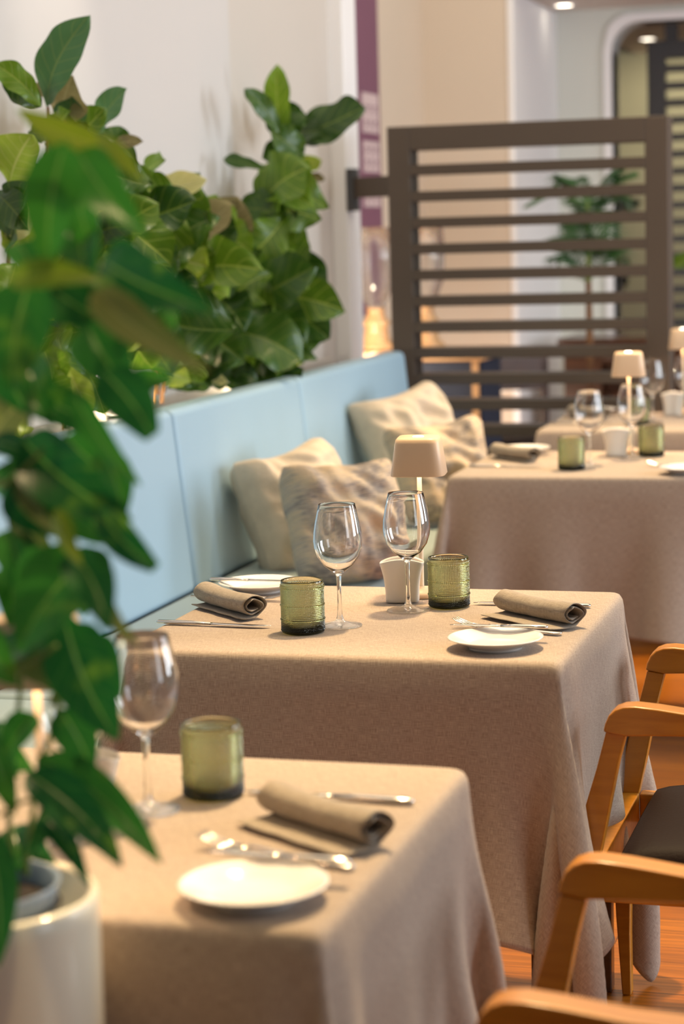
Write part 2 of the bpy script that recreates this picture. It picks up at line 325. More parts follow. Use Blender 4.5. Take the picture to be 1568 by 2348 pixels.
# far pale wall of the bay with a round-cornered opening on its right
prof = [(-.873, 0), (-.526, 0), (-.526, 2.36)]+[(-.526+.16-.16*math.cos(a*PI/16), 2.36+.16*math.sin(a*PI/16)) for a in range(1, 9)]+[(2.6, 2.52), (2.6, 2.7), (-.873, 2.7)]
struct('wall_far', prism(prof, 8.7, 8.9, 'y'), M['wall_pale'], smooth=False)
arch = [(-.526, 0), (-.526, 2.36)]+[(-.526+.16-.16*math.cos(a*PI/16), 2.36+.16*math.sin(a*PI/16)) for a in range(1, 9)]+[(2.6, 2.52)]
arch2 = [(x-.045 if x < -.3 else x, z+(.045 if z > 2.36 and x > -.5 else 0)) for x, z in arch]
struct('trim_3', prism(arch+arch2[::-1], 8.67, 8.91, 'y'), M['white'], smooth=False)
struct('wall_rear', box(-3, 4.6, 12.0, 12.2, 0, 3.4), M['wall_green'], smooth=False)
struct('ceiling', box(-.87, 4.6, 7.5, 12, 2.6, 2.7), M['ceiling'], smooth=False)
struct('baseboard_left', box(-1.31, -1.295, 4.78, 7.5, 0, .1), M['white'], smooth=False)

def downlight(p, label):
    t = thing('ceiling_downlight', label, 'ceiling light', (p.x, p.y, 2.6), group='ceiling spots')
    obj('trim_ring', lathe([(.05, 0), (.062, 0), (.062, -.006), (.05, -.008)], 24, closed=True), M['white'], t)
    obj('bulb', lathe([(0, -.004), (.05, -.004)], 24), M['led'], t)
downlight(at(1293, 10, z=2.6), 'small round lit downlight in the ceiling nearest the top edge of the photo')
downlight(at(1485, 88, z=2.6), 'small round lit downlight beyond the rounded opening, beside the hanging dark screen')
spot('bay_light', (.3, 7.9, 2.5), (.4, 7.9, .8), 24, (1, .93, .85), 120, .05)
spot('rear_light', (-.2, 10.8, 2.5), (-.6, 12, 1.2), 60, (1, .86, .60), 120, .05)
area('bay_window', (1.4, 8.0, 1.6), (-.9, 8.2, 1.4), 1.0, 1.8, 5, (1, .97, .93))
# warm wall washers
point('wall_washer', (-1.12, 5.3, .9), 14, (1, .80, .58), .04)
point('wall_washer', (-.8, 7.0, .3), 9, (1, .80, .62), .08)

# ------------------------------------------------------------------ slatted screens
def screen(name, label, cat, loc, W_, Htop, slats, pitch, sh, dep, m, stile=(.085, .083), rail=.088, bottom=.0, first=None):
    t = thing(name, label, cat, loc)
    sl, sr = stile
    obj('side_post', box(0, sl, 0, dep, bottom, Htop), m, t, smooth=False, bevel=.003)
    obj('side_post', box(W_-sr, W_, 0, dep, bottom, Htop), m, t, smooth=False, bevel=.003)
    obj('top_rail', box(sl, W_-sr, 0, dep, Htop-rail, Htop), m, t, smooth=False, bevel=.003)
    obj('bottom_rail', box(sl, W_-sr, 0, dep, bottom, bottom+rail), m, t, smooth=False, bevel=.003)
    z = first
    for i in range(slats):
        if z-sh/2 < bottom+rail: break
        obj('slat', box(sl, W_-sr, 0, dep, z-sh/2, z+sh/2), m, t, smooth=False, bevel=.002); z -= pitch
    return t
scr = screen('slatted_screen', 'taupe slatted wooden room divider standing at the end of the blue banquette', 'room divider', (-.687, 4.40, 0), 1.032, 1.80, 16, .0963, .038, .13, M['dark'], first=1.640)
ba_ = obj('bracket_arm', prism([(-.19, .25), (-.19, .20), (.02, .02), (.02, .07)], 1.548, 1.625, 'z'), M['dark'], scr, smooth=False)
obj('wall_plate', box(-.215, -.185, .19, .27, 1.50, 1.66), M['dark2'], ba_, smooth=False, bevel=.002)
p = at(1483, 95, Y=9.0)
s2 = screen('slatted_screen', 'charcoal slatted screen hung from the ceiling behind the taupe one, far right', 'room divider', (p.x, 9.0, 0), 1.5, p.z, 22, .096, .04, .08, M['dark2'], stile=(.10, .10), rail=.10, bottom=.2, first=p.z-.155)
hp_ = obj('hanging_post', box(.10, .17, .01, .07, p.z, 2.6), M['dark2'], s2, smooth=False)
obj('ceiling_plate', box(.03, .24, -.03, .11, 2.58, 2.6), M['dark2'], hp_, smooth=False)

# ------------------------------------------------------------------ banquette
def bx_side(x0b, x1b, x0t, x1t, z0, z1, y0, y1):
    return prism([(x0b, z0), (x1b, z0), (x1t, z1), (x0t, z1)], y0, y1, 'y')
seams = [-3.3, -1.85, -.72, .62, 1.92, 3.02, 4.33]
where = ['just in front of the first table, hidden behind the foreground plant', 'beside the nearest table behind the foreground leaves', 'left of the middle table, behind the hanging leaves', 'behind the middle table, below the tall fig leaves', 'behind the nearer pair of cushions', 'next to the slatted divider, behind the farther pair of cushions']
for i in range(6):
    y0, y1 = seams[i]+.004, seams[i+1]-.004
    t = thing('banquette_section', 'light blue banquette section '+where[i], 'banquette', (-.6, (y0+y1)/2, 0), group='banquette sections along the wall'); h = (y1-y0)/2
    obj('backrest', bx_side(-.10, .032, -.100, -.018, .50, .982, -h, h), M['blue'], t, bevel=.022, seg=5)
    obj('seat_pad', prism([(.036, .40), (.50, .40), (.50, .515), (.036, .515)], -h, h, 'y'), M['seat'], t, bevel=.022, seg=5)
    obj('base', box(-.09, .45, -h, h, 0, .395), M['plinth'], t, smooth=False)

# planter trough behind the backrest
t = thing('planter_trough', 'long planter trough set between the banquette back and the wall', 'planter', (-.82, .6, 0))
obj('trough', (lambda b: (box(-.105, -.088, -3.8, 3.78, .3, .955, b), box(.088, .105, -3.8, 3.78, .3, .955, b), box(-.105, .105, -3.8, 3.78, .26, .3, b), b)[3])(bmesh.new()), M['ledge'], t, smooth=False)
obj('soil', box(-.088, .088, -3.79, 3.77, .3, .925), M['soil'], t, smooth=False)

# ------------------------------------------------------------------ tables and draped cloths
TW, TD, TH = .745, .647, .75
def drape(seed, drop=.415, s=.0205):
    rng = np.random.default_rng(seed)
    def axis(L):
        k = int(round(drop/s)); m_ = int(round(L/s)); a = np.linspace(-drop, 0, k+1)
        return np.concatenate([a[:-1], [-.005], np.linspace(0, L, m_+1), [L+.005], (L-a[::-1])[1:]])
    us = axis(TW); vs = axis(TD); nx, ny = len(us), len(vs)
    U, V = np.meshgrid(us, vs, indexing='ij'); r = .012
    P = np.zeros((nx, ny, 3)); P[..., 0] = U; P[..., 1] = V
    out = np.maximum(np.maximum(-U, U-TW), np.maximum(-V, V-TD))
    P[..., 2] = TH+.003-.25*np.maximum(out, 0)+rng.normal(0, .0015, (nx, ny))
    k = 6; ph = rng.uniform(0, 6.28, 4)
    P[..., 2] += .006*np.sin(U*14+ph[0])*np.sin(V*13+ph[1])*(out > 0)
    P = P.reshape(-1, 3); fixed = ((U > -.001) & (U < TW+.001) & (V > -.001) & (V < TD+.001)).ravel()
    P[fixed, 2] = TH+.003; w = np.where(fixed, 0.0, 1.0); X = P.copy(); Vel = np.zeros_like(P)
    idx = np.arange(nx*ny).reshape(nx, ny); cons = []
    def add(A, B, rest, stiff, key):
        for c in np.unique(key): m_ = key == c; cons.append((A[m_], B[m_], np.hypot(UVr[A[m_], 0]-UVr[B[m_], 0], UVr[A[m_], 1]-UVr[B[m_], 1]), stiff))
    sx = us[1]-us[0]; sy = vs[1]-vs[0]; UVr = np.stack([U.ravel(), V.ravel()], 1)
    I, J = np.meshgrid(np.arange(nx), np.arange(ny), indexing='ij')
    def link(di, dj, rest, stiff):
        a = idx[max(0, -di):nx-max(0, di), max(0, -dj):ny-max(0, dj)]; b = idx[max(0, di):, max(0, dj):] if dj >= 0 else idx[di:, :ny+dj]
        if dj < 0: a = idx[:nx-di, -dj:]; b = idx[di:, :dj]
        ki = (a//ny)//max(1, di) if di else (a % ny)//max(1, dj)
        add(a.ravel(), b.ravel(), rest, stiff, (ki % 2).ravel())
    link(1, 0, sx, 1.0); link(0, 1, sy, 1.0)
    dg = math.hypot(sx, sy); link(1, 1, dg, .35); link(1, -1, dg, .35)
    link(2, 0, 2*sx, .35); link(0, 2, 2*sy, .35); link(5, 0, 5*sx, .05); link(0, 5, 5*sy, .05)
    dt = 1/60
    for step in range(170):
        Vel[:, 2] -= 9.8*dt*w; Vel *= .975 if step < 120 else .93
        P = X+Vel*dt*w[:, None]
        for it in range(9):
            for A, B, rest, st in cons:
                d = P[A]-P[B]; L = np.sqrt((d*d).sum(1))+1e-9; wa, wb = w[A], w[B]; ws = wa+wb+1e-9
                c = (st*(L-rest)/L/ws)[:, None]*d
                P[A] -= c*wa[:, None]; P[B] += c*wb[:, None]
            # keep the cloth off the table slab
            x, y, z = P[:, 0], P[:, 1], P[:, 2]; g = .004
            ins = (x > -g) & (x < TW+g) & (y > -g) & (y < TD+g) & (z < TH+.002) & (w > 0)
            if ins.any():
                q = np.stack([x+g, TW+g-x, y+g, TD+g-y, np.where(z > TH-.03, TH+.002-z, 9)], 1)[ins]; k_ = q.argmin(1); ii = np.where(ins)[0]; d_ = q[np.arange(len(ii)), k_]
                P[ii[k_ == 0], 0] -= d_[k_ == 0]; P[ii[k_ == 1], 0] += d_[k_ == 1]; P[ii[k_ == 2], 1] -= d_[k_ == 2]; P[ii[k_ == 3], 1] += d_[k_ == 3]; P[ii[k_ == 4], 2] += d_[k_ == 4]
        Vel = (P-X)/dt; X = P.copy()
    n0 = idx[:-1, :-1].ravel(); F = np.stack([n0, idx[1:, :-1].ravel(), idx[1:, 1:].ravel(), idx[:-1, 1:].ravel()], 1)
    return X, F.tolist(), np.stack([U.ravel(), V.ravel()], 1)
TY = {'1': -1.297, '2': 0.0, '3': 2.39, '4': 3.663}
tdesc = {'1': 'nearest table, behind the potted plant', '2': 'middle table in sharp focus', '3': 'third table, beyond the cushions', '4': 'farthest table, against the slatted divider'}
base = None
for k in '1234':
    if base is None:
        base = t = thing('dining_table', '', 'table', (0, TY[k], 0), group='dining tables along the banquette')
        obj('tabletop', box(.006, TW-.006, .006, TD-.006, TH-.034, TH-.003), M['tablewood'], t, smooth=False, bevel=.004)
        for x in (.015, TW-.055):
            for y in (.02, TD-.07): obj('leg', box(x, x+.04, y, y+.04, 0, TH-.034), M['tablewood'], t, smooth=False, bevel=.003)
        t['label'] = 'cloth-covered square dining table, the '+tdesc[k]
    else: dup(base, (0, TY[k], 0), 'cloth-covered square dining table, the '+tdesc[k])
cl = None
for k in '1234':
    if k != '4': cl = drape({'1': 5, '2': 11, '3': 23}[k])
    o = obj('tablecloth', cl, M['cloth'], subsurf=1); o.location = (0, TY[k], 0)
    s = o.modifiers.new('thick', 'SOLIDIFY'); s.thickness = .0016; s.offset = 1
    tag(o, 'beige-brown linen tablecloth draped over the '+tdesc[k], 'tablecloth', 'linen tablecloths')

# ------------------------------------------------------------------ tableware prototypes
def loft(secs, parent_bm=None):
    """flat cutlery body: list of (x, y_centre, halfwidth, z, half thickness)"""
    bm = parent_bm or bmesh.new(); R = []
    for x, yc, hw, z, ht in secs:
        R.append([bm.verts.new((x, yc+hw*math.cos(a)*(1 if abs(math.cos(a)) > .3 else 1), z+ht*math.sin(a))) for a in [2*PI*i/10 for i in range(10)]])
    for a, b in zip(R, R[1:]):
        for i in range(10): bm.faces.new((a[i], b[i], b[(i+1) % 10], a[(i+1) % 10]))
    bm.faces.new(R[0]); bm.faces.new(R[-1]); return bm
def knife_parts(t, L=.215):
    h = L*.48
    obj('handle', loft([(0, 0, .003, .004, .002), (.004, 0, .007, .0045, .0035), (.03, 0, .0075, .0045, .0035), (h*.7, 0, .006, .0045, .003), (h, 0, .0045, .004, .0025)]), M['steel'], t)
    obj('blade', loft([(h, 0, .0045, .004, .0022), (h+.006, 0, .006, .004, .0022), (h+.02, .001, .008, .004, .0012), (L*.85, .001, .0085, .004, .0009), (L*.95, .003, .006, .004, .0008), (L, .006, .001, .004, .0005)]), M['steel'], t)
def fork_parts(t, L=.20):
    obj('handle', loft([(0, 0, .003, .004, .0015), (.004, 0, .009, .004, .002), (.03, 0, .008, .004, .002), (.09, 0, .004, .006, .002), (L*.64, 0, .003, .009, .002), (L*.68, 0, .004, .008, .0017)]), M['steel'], t)
    b = loft([(L*.68, 0, .004, .008, .0016), (L*.72, 0, .0105, .006, .0014), (L*.77, 0, .0125, .005, .0013)])
    for j in range(4):
        y = -.0095+j*.00633
        loft([(L*.765, y, .0026, .0052, .0012), (L*.86, y, .0021, .007, .0011), (L*.96, y, .0018, .013, .001), (L, y, .0010, .017, .0008)], b)
    obj('tines', b, M['steel'], t)
def glass_parts(t):
    # stem foot (closed lens), bowl: outer and inner skins meeting the stem seamlessly
    H = .213
    outer = [(.0045, .088), (.0065, .0925), (.014, .098), (.0255, .107), (.036, .122), (.0412, .138), (.0425, .150), (.0415, .165), (.0385, .183), (.0345, .201), (.0318, H)]
    inner = [(.0306, H), (.0333, .201), (.0373, .183), (.0403, .165), (.0413, .150), (.040, .138), (.0347, .1225), (.0243, .1085), (.013, .1005), (.006, .0970), (0, .0960)]
    obj('bowl', lathe(outer+[(.0316, H+.0008), (.0308, H+.0008)]+inner, 64), M['glass'], t)
    obj('stem', lathe([(.0045, .088), (.0040, .078), (.0037, .055), (.0040, .03), (.0047, .018), (.0075, .0105)], 32), M['glass'], t)
    obj('foot', lathe([(.0075, .0105), (.012, .0075), (.024, .0042), (.037, .0025), (.0388, .0017), (.0380, .0006), (.03, .0006), (0, .0010)], 64), M['footglass'], t)
    for c in t.children:
        pass
def tumbler_mesh():
    n = 300; rows = []; H = .091; R = .0375
    # bead rows: height and count
    bands = []; z = .004
    for k, h in enumerate([.0032, .0028]+[.0027]*4+[.0042]+[.0027]*7+[.0042]+[.0027]*9+[.0042]+[.0027]*8):
        if z+h > H-.004: break
        bands.append((z, h, int(75 if h < .004 else 60))); z += h+.0002
    prof = []
    for (z0, h, c) in bands:
        for q in range(4): prof.append((z0+h*(q+.25)/4.0+0*h, math.sin(PI*(q+.5)/4), h, c))
    v = []; f = []
    def ring(rf, z):
        s = len(v)
        for i in range(n):
            a = 2*PI*i/n; r = rf(a); v.append((r*math.cos(a), r*math.sin(a), z))
        return s
    rs = []
    rs.append(ring(lambda a: R-.004, .0))
    rs.append(ring(lambda a: R-.001, .002))
    for (z, b, h, c) in prof:
        rs.append(ring(lambda a: R-.0018+b*h*.85*abs(math.sin(a*c/2))**.7, z))
    zt = prof[-1][0]
    rs += [ring(lambda a: R-.0008, zt+.002), ring(lambda a: R-.0012, H-.0005), ring(lambda a: R-.0018, H), ring(lambda a: R-.0026, H-.0005)]
    for i in range(8): rs.append(ring(lambda a: R-.0034, H-.004-(H-.020)*i/8))
    rs += [ring(lambda a: R-.0038, .0145), ring(lambda a: R-.007, .0108), ring(lambda a: R-.016, .0098)]
    for a, b in zip(rs, rs[1:]):
        for i in range(n): f.append((a+i, a+(i+1) % n, b+(i+1) % n, b+i))
    f.append([rs[0]+i for i in range(n)][::-1]); f.append([rs[-1]+i for i in range(n)])
    return v, f
def plate_mesh(R=.078):
    return lathe([(0, .004), (R*.55, .004), (R*.62, .0050), (R*.74, .0105), (R*.97, .0175), (R, .0185), (R*1.0, .0200), (R*.96, .0198), (R*.74, .0135), (R*.60, .0080), (R*.54, .0068), (0, .0066)], 72)
def foot_ring(R=.078): return lathe([(R*.50, .005), (R*.50, 0), (R*.56, 0), (R*.58, .006)], 72)
def napkin_mesh(L=.192, tail=.045, flip=1, turns=2.15, a=.027, b=.021):
    """a folded napkin rolled into a flattened scroll with its loose flap lying flat"""
    pts = [(-tail, .006), (-tail*.5, .0045), (-.006, .004)]
    n = 46
    for i in range(n+1):
        ph = -PI/2+2*PI*turns*i/n; k = 1-.62*i/n
        pts.append((.012+a*k*math.cos(ph)+.002*math.sin(ph*2.3), .0255+(b*k)*math.sin(ph)))
    nv = 14; v = []; uv = []; f = []
    acc = [0]
    for p, q in zip(pts, pts[1:]): acc.append(acc[-1]+math.hypot(p[0]-q[0], p[1]-q[1]))
    for j in range(nv+1):
        x = -L/2+L*j/nv; wob = .0012*math.sin(j*1.3)
        sc = 1-.10*math.sin(PI*j/nv)
        for i, (s, z) in enumerate(pts):
            end = .004*math.sin(i*.9) if j in (0, nv) else 0
            v.append((x+end, flip*(s*(1 if s < 0 else sc)+wob), .002+(z-.002)*(sc if z > .01 else 1))); uv.append((x+.3, acc[i]))
    m_ = len(pts)
    for j in range(nv):
        for i in range(m_-1): f.append((j*m_+i, j*m_+i+1, (j+1)*m_+i+1, (j+1)*m_+i))
    return v, f, uv
def holder_mesh(bm=None):
    """flared flat white sachet holder, open at the top"""
    W0, W1, D0, D1, H = .031, .042, .017, .023, .075; n = 40; v = []; f = []
    def ring(w_, d_, z, arch=0):
        s = len(v)
        for i in range(n):
            a = 2*PI*i/n; c, s_ = math.cos(a), math.sin(a); e = .55
            x = w_*math.copysign(abs(c)**e, c); y = d_*math.copysign(abs(s_)**e, s_)
            v.append((x, y, z+arch*(1-(x/w_)**2)))
        return s
    L = [ring(W0-.003, D0-.003, 0), ring(W0, D0, .002)]
    for k in range(1, 9):
        t_ = k/8; L.append(ring(W0+(W1-W0)*t_**2.6, D0+(D1-D0)*t_**2, .002+(H-.002)*t_, .009*t_**3))
    L += [ring(W1-.003, D1-.003, H, .009)]
    for k in range(6, 0, -1):
        t_ = k/8; L.append(ring(W0+(W1-W0)*t_**2.6-.003, D0+(D1-D0)*t_**2-.003, .002+(H-.002)*t_))
    for a, b in zip(L, L[1:]):
        for i in range(n): f.append((a+i, a+(i+1) % n, b+(i+1) % n, b+i))
    f.append([L[0]+i for i in range(n)][::-1]); f.append([L[-1]+i for i in range(n)]); return v, f
def rsq_ring(bm, hw, z, n=48, e=.42):
    R = []
    for i in range(n):
        a = 2*PI*i/n+PI/4; c, s = math.cos(a), math.sin(a)
        R.append(bm.verts.new((hw*math.copysign(abs(c)**e, c), hw*math.copysign(abs(s)**e, s), z)))
    return R
def lamp_parts(t):
    bm = bmesh.new(); H0, H1 = .228, .298; n = 48
    prof = [(.0500, H0), (.0505, H0+.001), (.0420, H1-.010), (.0405, H1-.004), (.0370, H1), (.010, H1)]
    rs = [rsq_ring(bm, r, z) for r, z in prof]
    inn = [rsq_ring(bm, r, z) for r, z in [(.0480, H0), (.0395, H1-.012), (.010, H1-.004)]]
    allr = inn[::-1]+rs
    for a, b in zip(allr, allr[1:]):
        for i in range(n): bm.faces.new((a[i], b[i], b[(i+1) % n], a[(i+1) % n]))
    bm.faces.new(rs[-1])
    bm.faces.new(inn[-1])
    sh_ = obj('lamp_shade', bm, M['lamp'], t)
    obj('touch_button', lathe([(0, H1+.0012), (.0095, H1+.0012), (.0105, H1)], 24), M['led'], sh_)
    obj('led_disc', lathe([(0, H1-.013), (.034, H1-.013)], 32), M['led'], sh_)
    obj('stem', lathe([(.0045, .012), (.0045, .228), (.0045, H1-.005)], 20), M['stem'], t)
    obj('base', lathe([(0, 0), (.044, 0), (.046, .004), (.045, .010), (.008, .014), (.0045, .018)], 40), M['lamp'], t)

# T2-relative layout (x, y on the cloth); every table repeats it
PR = {}
def place(kind, maker, label, cat, loc, rz, group):
    if kind not in PR:
        t = thing(kind, label, cat, loc, rz, group); maker(t); PR[kind] = t
        return t
    return dup(PR[kind], loc, label, rz, group)
def single(kind, mesh, m, label, cat, loc, rz, group, **k):
    if kind not in PR:
        o = obj(kind, mesh(), m, **k); PR[kind] = o
    else:
        o = PR[kind].copy(); COL.objects.link(o)
    o.location = loc; o.rotation_euler = (0, 0, rz); return tag(o, label, cat, group)
def plate_maker(t):
    obj('dish', plate_mesh(), M['china'], t); obj('foot_ring', foot_ring(), M['china'], t)
SURF = TH+.0052
TN = {'1': 'nearest table', '2': 'middle table', '3': 'third table', '4': 'farthest table'}
def setting(k, items):
    y0 = TY[k]
    for it in items:
        kind, x, y, a = it[:4]; z = SURF+(it[4] if len(it) > 4 else 0); n = TN[k]; side = it[5] if len(it) > 5 else ''
        loc = (x, y0+y, z); rz = math.radians(a)
        if kind == 'glass': place('wine_glass', glass_parts, f'clear empty wine glass {side} on the {n}', 'wine glass', loc, rz, 'wine glasses')
        if kind == 'tumbler': single('tumbler', tumbler_mesh, M['green'], f'olive green beaded glass tumbler {side} on the {n}', 'tumbler', loc, rz, 'green tumblers')
        if kind == 'plate': place('side_plate', plate_maker, f'white china side plate {side} on the {n}', 'plate', loc, rz, 'side plates')
        if kind == 'knife': place('table_knife', lambda t: knife_parts(t), f'polished steel table knife {side} on the {n}', 'knife', loc, rz, 'table knives')
        if kind == 'fork': place('table_fork', lambda t: fork_parts(t), f'polished steel fork {side} on the {n}', 'fork', loc, rz, 'forks')
        if kind == 'butter': place('butter_knife', lambda t: knife_parts(t, .165), f'small steel butter knife {side} on the {n}', 'knife', loc, rz, 'butter knives')
        if kind == 'holder': single('sachet_holder', holder_mesh, M['cream'], f'white flared china sachet holder {side} on the {n}', 'holder', loc, rz, 'sachet holders', subsurf=1)
        if kind == 'lamp':
            place('table_lamp', lamp_parts, f'sand-coloured cordless table lamp {side} on the {n}', 'lamp', loc, rz, 'table lamps')
            point('lamp_glow', (x, y0+y-.022, z+.262), .55, (1, .72, .42), .02)
            point('lamp_glow', (x, y0+y+.022, z+.262), .55, (1, .72, .42), .02)
        if kind == 'napkinL' or kind == 'napkinR':
            o = obj('napkin', napkin_mesh(flip=1 if kind == 'napkinR' else 1, tail=.045 if kind == 'napkinR' else .018), M['napkin'])
            s = o.modifiers.new('thick', 'SOLIDIFY'); s.thickness = .0034; s.offset = 0; s2_ = o.modifiers.new('sub', 'SUBSURF'); s2_.levels = s2_.render_levels = 1
            o.location = loc; o.rotation_euler = (0, 0, rz); tag(o, f'brown linen napkin rolled up {side} on the {n}', 'napkin', 'rolled napkins')
RS = [('knife', .718, .468, 177, 0, 'behind the chair-side napkin'), ('napkinR', .642, .322, -38.5, 0, 'at the chair side'),
      ('fork', .712, .212, 166, 0, 'reaching behind the plate at the chair side'), ('plate', .625, .094, 0, 0, 'at the front right corner'),
      ('butter', .700, .155, 178, .0205, 'resting on the plate at the chair side')]
setting('2', [('glass', .318, .243, 0, 0, 'standing left of the other one'), ('glass', .400, .400, 20, 0, 'in front of the white sachet holder'),
              ('tumbler', .270, .182, 0, 0, 'beside the left wine glass'), ('tumbler', .463, .452, 11, 0, 'right of the sachet holder'),
              ('holder', .368, .482, 12, 0, 'behind the right wine glass'), ('lamp', .386, .556, 8, 0, 'standing behind the sachet holder'),
              ('knife', -.012, .218, -4, 0, 'in front of the banquette-side napkin'), ('napkinL', .072, .330, -42, 0, 'at the banquette side'),
              ('fork', -.045, .475, -4, 0, 'behind the rolled napkin at the banquette side'), ('plate', .065, .560, 0, 0, 'at the far left corner by the banquette'),
              ('butter', -.03, .545, -2, .0205, 'resting on the far left plate')]+RS)
setting('1', [('glass', .418, .378, 0, 0, 'beside the green tumbler'), ('glass', .380, .25, 0, 0, 'nearly hidden behind the foreground leaves'),
              ('tumbler', .472, .458, 30, 0, 'beside the wine glass'), ('holder', .36, .33, 12, 0, 'hidden behind the foreground leaves'),
              ('lamp', .428, .060, 8, 0, 'behind the potted plant')]+
        [('knife', .725, .460, 176, 0, 'behind the rolled napkin'), ('napkinR', .645, .315, -34, 0, 'beside the steel knife'),
         ('fork', .725, .198, 165, 0, 'behind the white plate'), ('plate', .651, .082, 0, 0, 'at the front right corner'), ('butter', .735, .150, 175, .0205, 'resting on the white plate')])
far = [('glass', .352, .240, 0, 0, 'right of the left tumbler'), ('glass', .441, .450, 0, 0, 'in front of the lamp'), ('tumbler', .314, .165, 0, 0, 'at the front left'),
       ('tumbler', .488, .505, 0, 0, 'right of the lamp'), ('holder', .387, .498, 10, 0, 'between the two tumblers'), ('lamp', .412, .585, 8, 0, 'behind the white sachet holder'),
       ('knife', .01, .21, -3, 0, 'at the banquette side'), ('napkinL', .10, .375, -42, 0, 'at the banquette side'), ('plate', .10, .565, 0, 0, 'at the far left corner'), ('fork', .02, .49, -3, 0, 'behind the napkin')]
setting('3', far+[('plate', .645, .085, 0, 0, 'at the right edge of the photo'), ('fork', .70, .20, 165, 0, 'beside the plate at the right edge')])
setting('4', far)

# ------------------------------------------------------------------ armchairs
def armchair(t):
    w_ = .25
    for s in (-1, 1):
        y = s*w_
        yo = (y, y-s*.030)
        lo, hi = min(yo), max(yo)
        L = [(.046, .622), (.030, .56), (.012, .50), (-.003, .44), (-.013, .39), (-.019, .33), (-.020, .25), (-.016, .15), (-.006, 0)]
        R = [(.011, 0), (.010, .12), (.012, .22), (.018, .32), (.029, .39), (.040, .44), (.052, .50), (.066, .57), (.078, .617)]
        obj('front_leg', prism(L+R, lo, hi, 'y'), M['chair'], t, bevel=.003)
        a0, a1 = (y-.012, y+.033) if s < 0 else (y-.033, y+.012)
        prof = [(.043, .623), (.046, .636), (.052, .650), (.062, .660), (.076, .6655), (.095, .667), (.13, .664), (.20, .655), (.33, .648), (.50, .655), (.56, .664), (.56, .636), (.50, .625), (.33, .620), (.20, .621), (.12, .619), (.078, .617)]
        obj('armrest', prism(prof, a0, a1, 'y'), M['chair'], t, bevel=.004)
        obj('rear_leg', prism([(.49, .42), (.52, .64), (.56, .82), (.585, .82), (.56, .64), (.53, .42), (.55, .2), (.585, 0), (.565, 0), (.51, .2)], lo, hi, 'y'), M['chair'], t, bevel=.003)
        obj('side_rail', box(.03, .50, lo, hi, .335, .39), M['chair'], t, smooth=False, bevel=.003)
    obj('front_rail', box(-.005, .030, -w_+.03, w_-.03, .33, .392), M['chair'], t, smooth=False, bevel=.003)
    obj('rear_rail', box(.49, .52, -w_+.03, w_-.03, .335, .39), M['chair'], t, smooth=False, bevel=.003)
    obj('backrest', prism([(.545, .72), (.575, .84), (.600, .84), (.570, .72)], -w_, w_, 'y'), M['chair'], t, bevel=.006)
    # dark domed seat
    n = 20; v = []; f = []
    for i in range(n+1):
        for j in range(n+1):
            a = i/n*2-1; b = j/n*2-1
            d = (1-abs(a)**6)*(1-abs(b)**6)
            x = .045+.225*(a+1); y = b*(w_-.012-.0); v.append((x, y, .372+.052*d**.35+.010*(1-a*a)*(1-b*b)))
    for i in range(n):
        for j in range(n): f.append((i*(n+1)+j, (i+1)*(n+1)+j, (i+1)*(n+1)+j+1, i*(n+1)+j+1))
    o = obj('seat', (v, f), M['leather'], t); s = o.modifiers.new('thick', 'SOLIDIFY'); s.thickness = .012; s.offset = -1
ch = thing('armchair', 'light wood armchair with dark brown leather seat drawn up to the middle table', 'chair', (.757, .350, 0), 0, 'armchairs'); armchair(ch)
dup(ch, (.835, -.955, 0), 'light wood armchair whose curved arms show at the bottom edge, by the nearest table')
dup(ch, (.79, 2.75, 0), 'light wood armchair drawn up to the third table past the right edge of the photo')

# ------------------------------------------------------------------ cushions
def cushion(size, thick, seed, sag=.02):
    n = 36; v = []; f = []; uv = []; rnd = random.Random(seed); off = Vector((rnd.random()*9, rnd.random()*9, 0))
    for side in (1, -1):
        for i in range(n+1):
            for j in range(n+1):
                a = i/n*2-1; b = j/n*2-1
                pin = 1-.07*(1-a*a)*(abs(b)**2)-.08*(a**6)*(b*b); pin2 = 1-.07*(1-b*b)*(abs(a)**2)-.08*(b**6)*(a*a)
                h = ((1-a**4)*(1-b**4))**.42
                x = a*size/2*pin2; y = b*size/2*pin
                nz = noise.noise(Vector((a*1.6, b*1.6, side*2))+off)*.034+noise.noise(Vector((a*4+b*1.5, b*3.5, side*3))+off)*.026
                v.append((x+noise.noise(Vector((a, b, 7))+off)*.012, y-sag*(1-a*a), side*(thick/2*h)+nz*h+.012*math.sin(a*2+seed)*b)); uv.append((i/n, j/n))
    o_ = (n+1)**2
    for s in (0, 1):
        for i in range(n):
            for j in range(n):
                q = [s*o_+i*(n+1)+j, s*o_+(i+1)*(n+1)+j, s*o_+(i+1)*(n+1)+j+1, s*o_+i*(n+1)+j+1]; f.append(q if s == 0 else q[::-1])
    return v, f, uv
def put_cushion(px, py, xw, size, yawdeg, lean, spin, m, label, seed, thick=.15, group='banquette cushions'):
    """yaw: turn of the face from +x towards the camera; lean: tilt back; spin: rotation in its own plane"""
    o = obj('cushion', cushion(size, thick, seed), M[m], subsurf=1)
    c = at(px, py, x=xw); n_ = Vector((math.cos(math.radians(yawdeg)), -math.sin(math.radians(yawdeg)), math.tan(math.radians(lean)))).normalized()
    h_ = Vector((0, 0, 1)).cross(n_).normalized(); v_ = n_.cross(h_)
    R_ = Matrix((h_, v_, n_)).transposed() @ Matrix.Rotation(math.radians(spin), 3, 'Z')
    o.matrix_world = Matrix.Translation(c) @ R_.to_4x4(); tag(o, label, 'cushion', group); return o
put_cushion(680, 1153, -.42, .345, 36, 22, 10, 'cush', 'plain beige knitted cushion leaning on the blue backrest, left of the nearer pair', 3, .21)
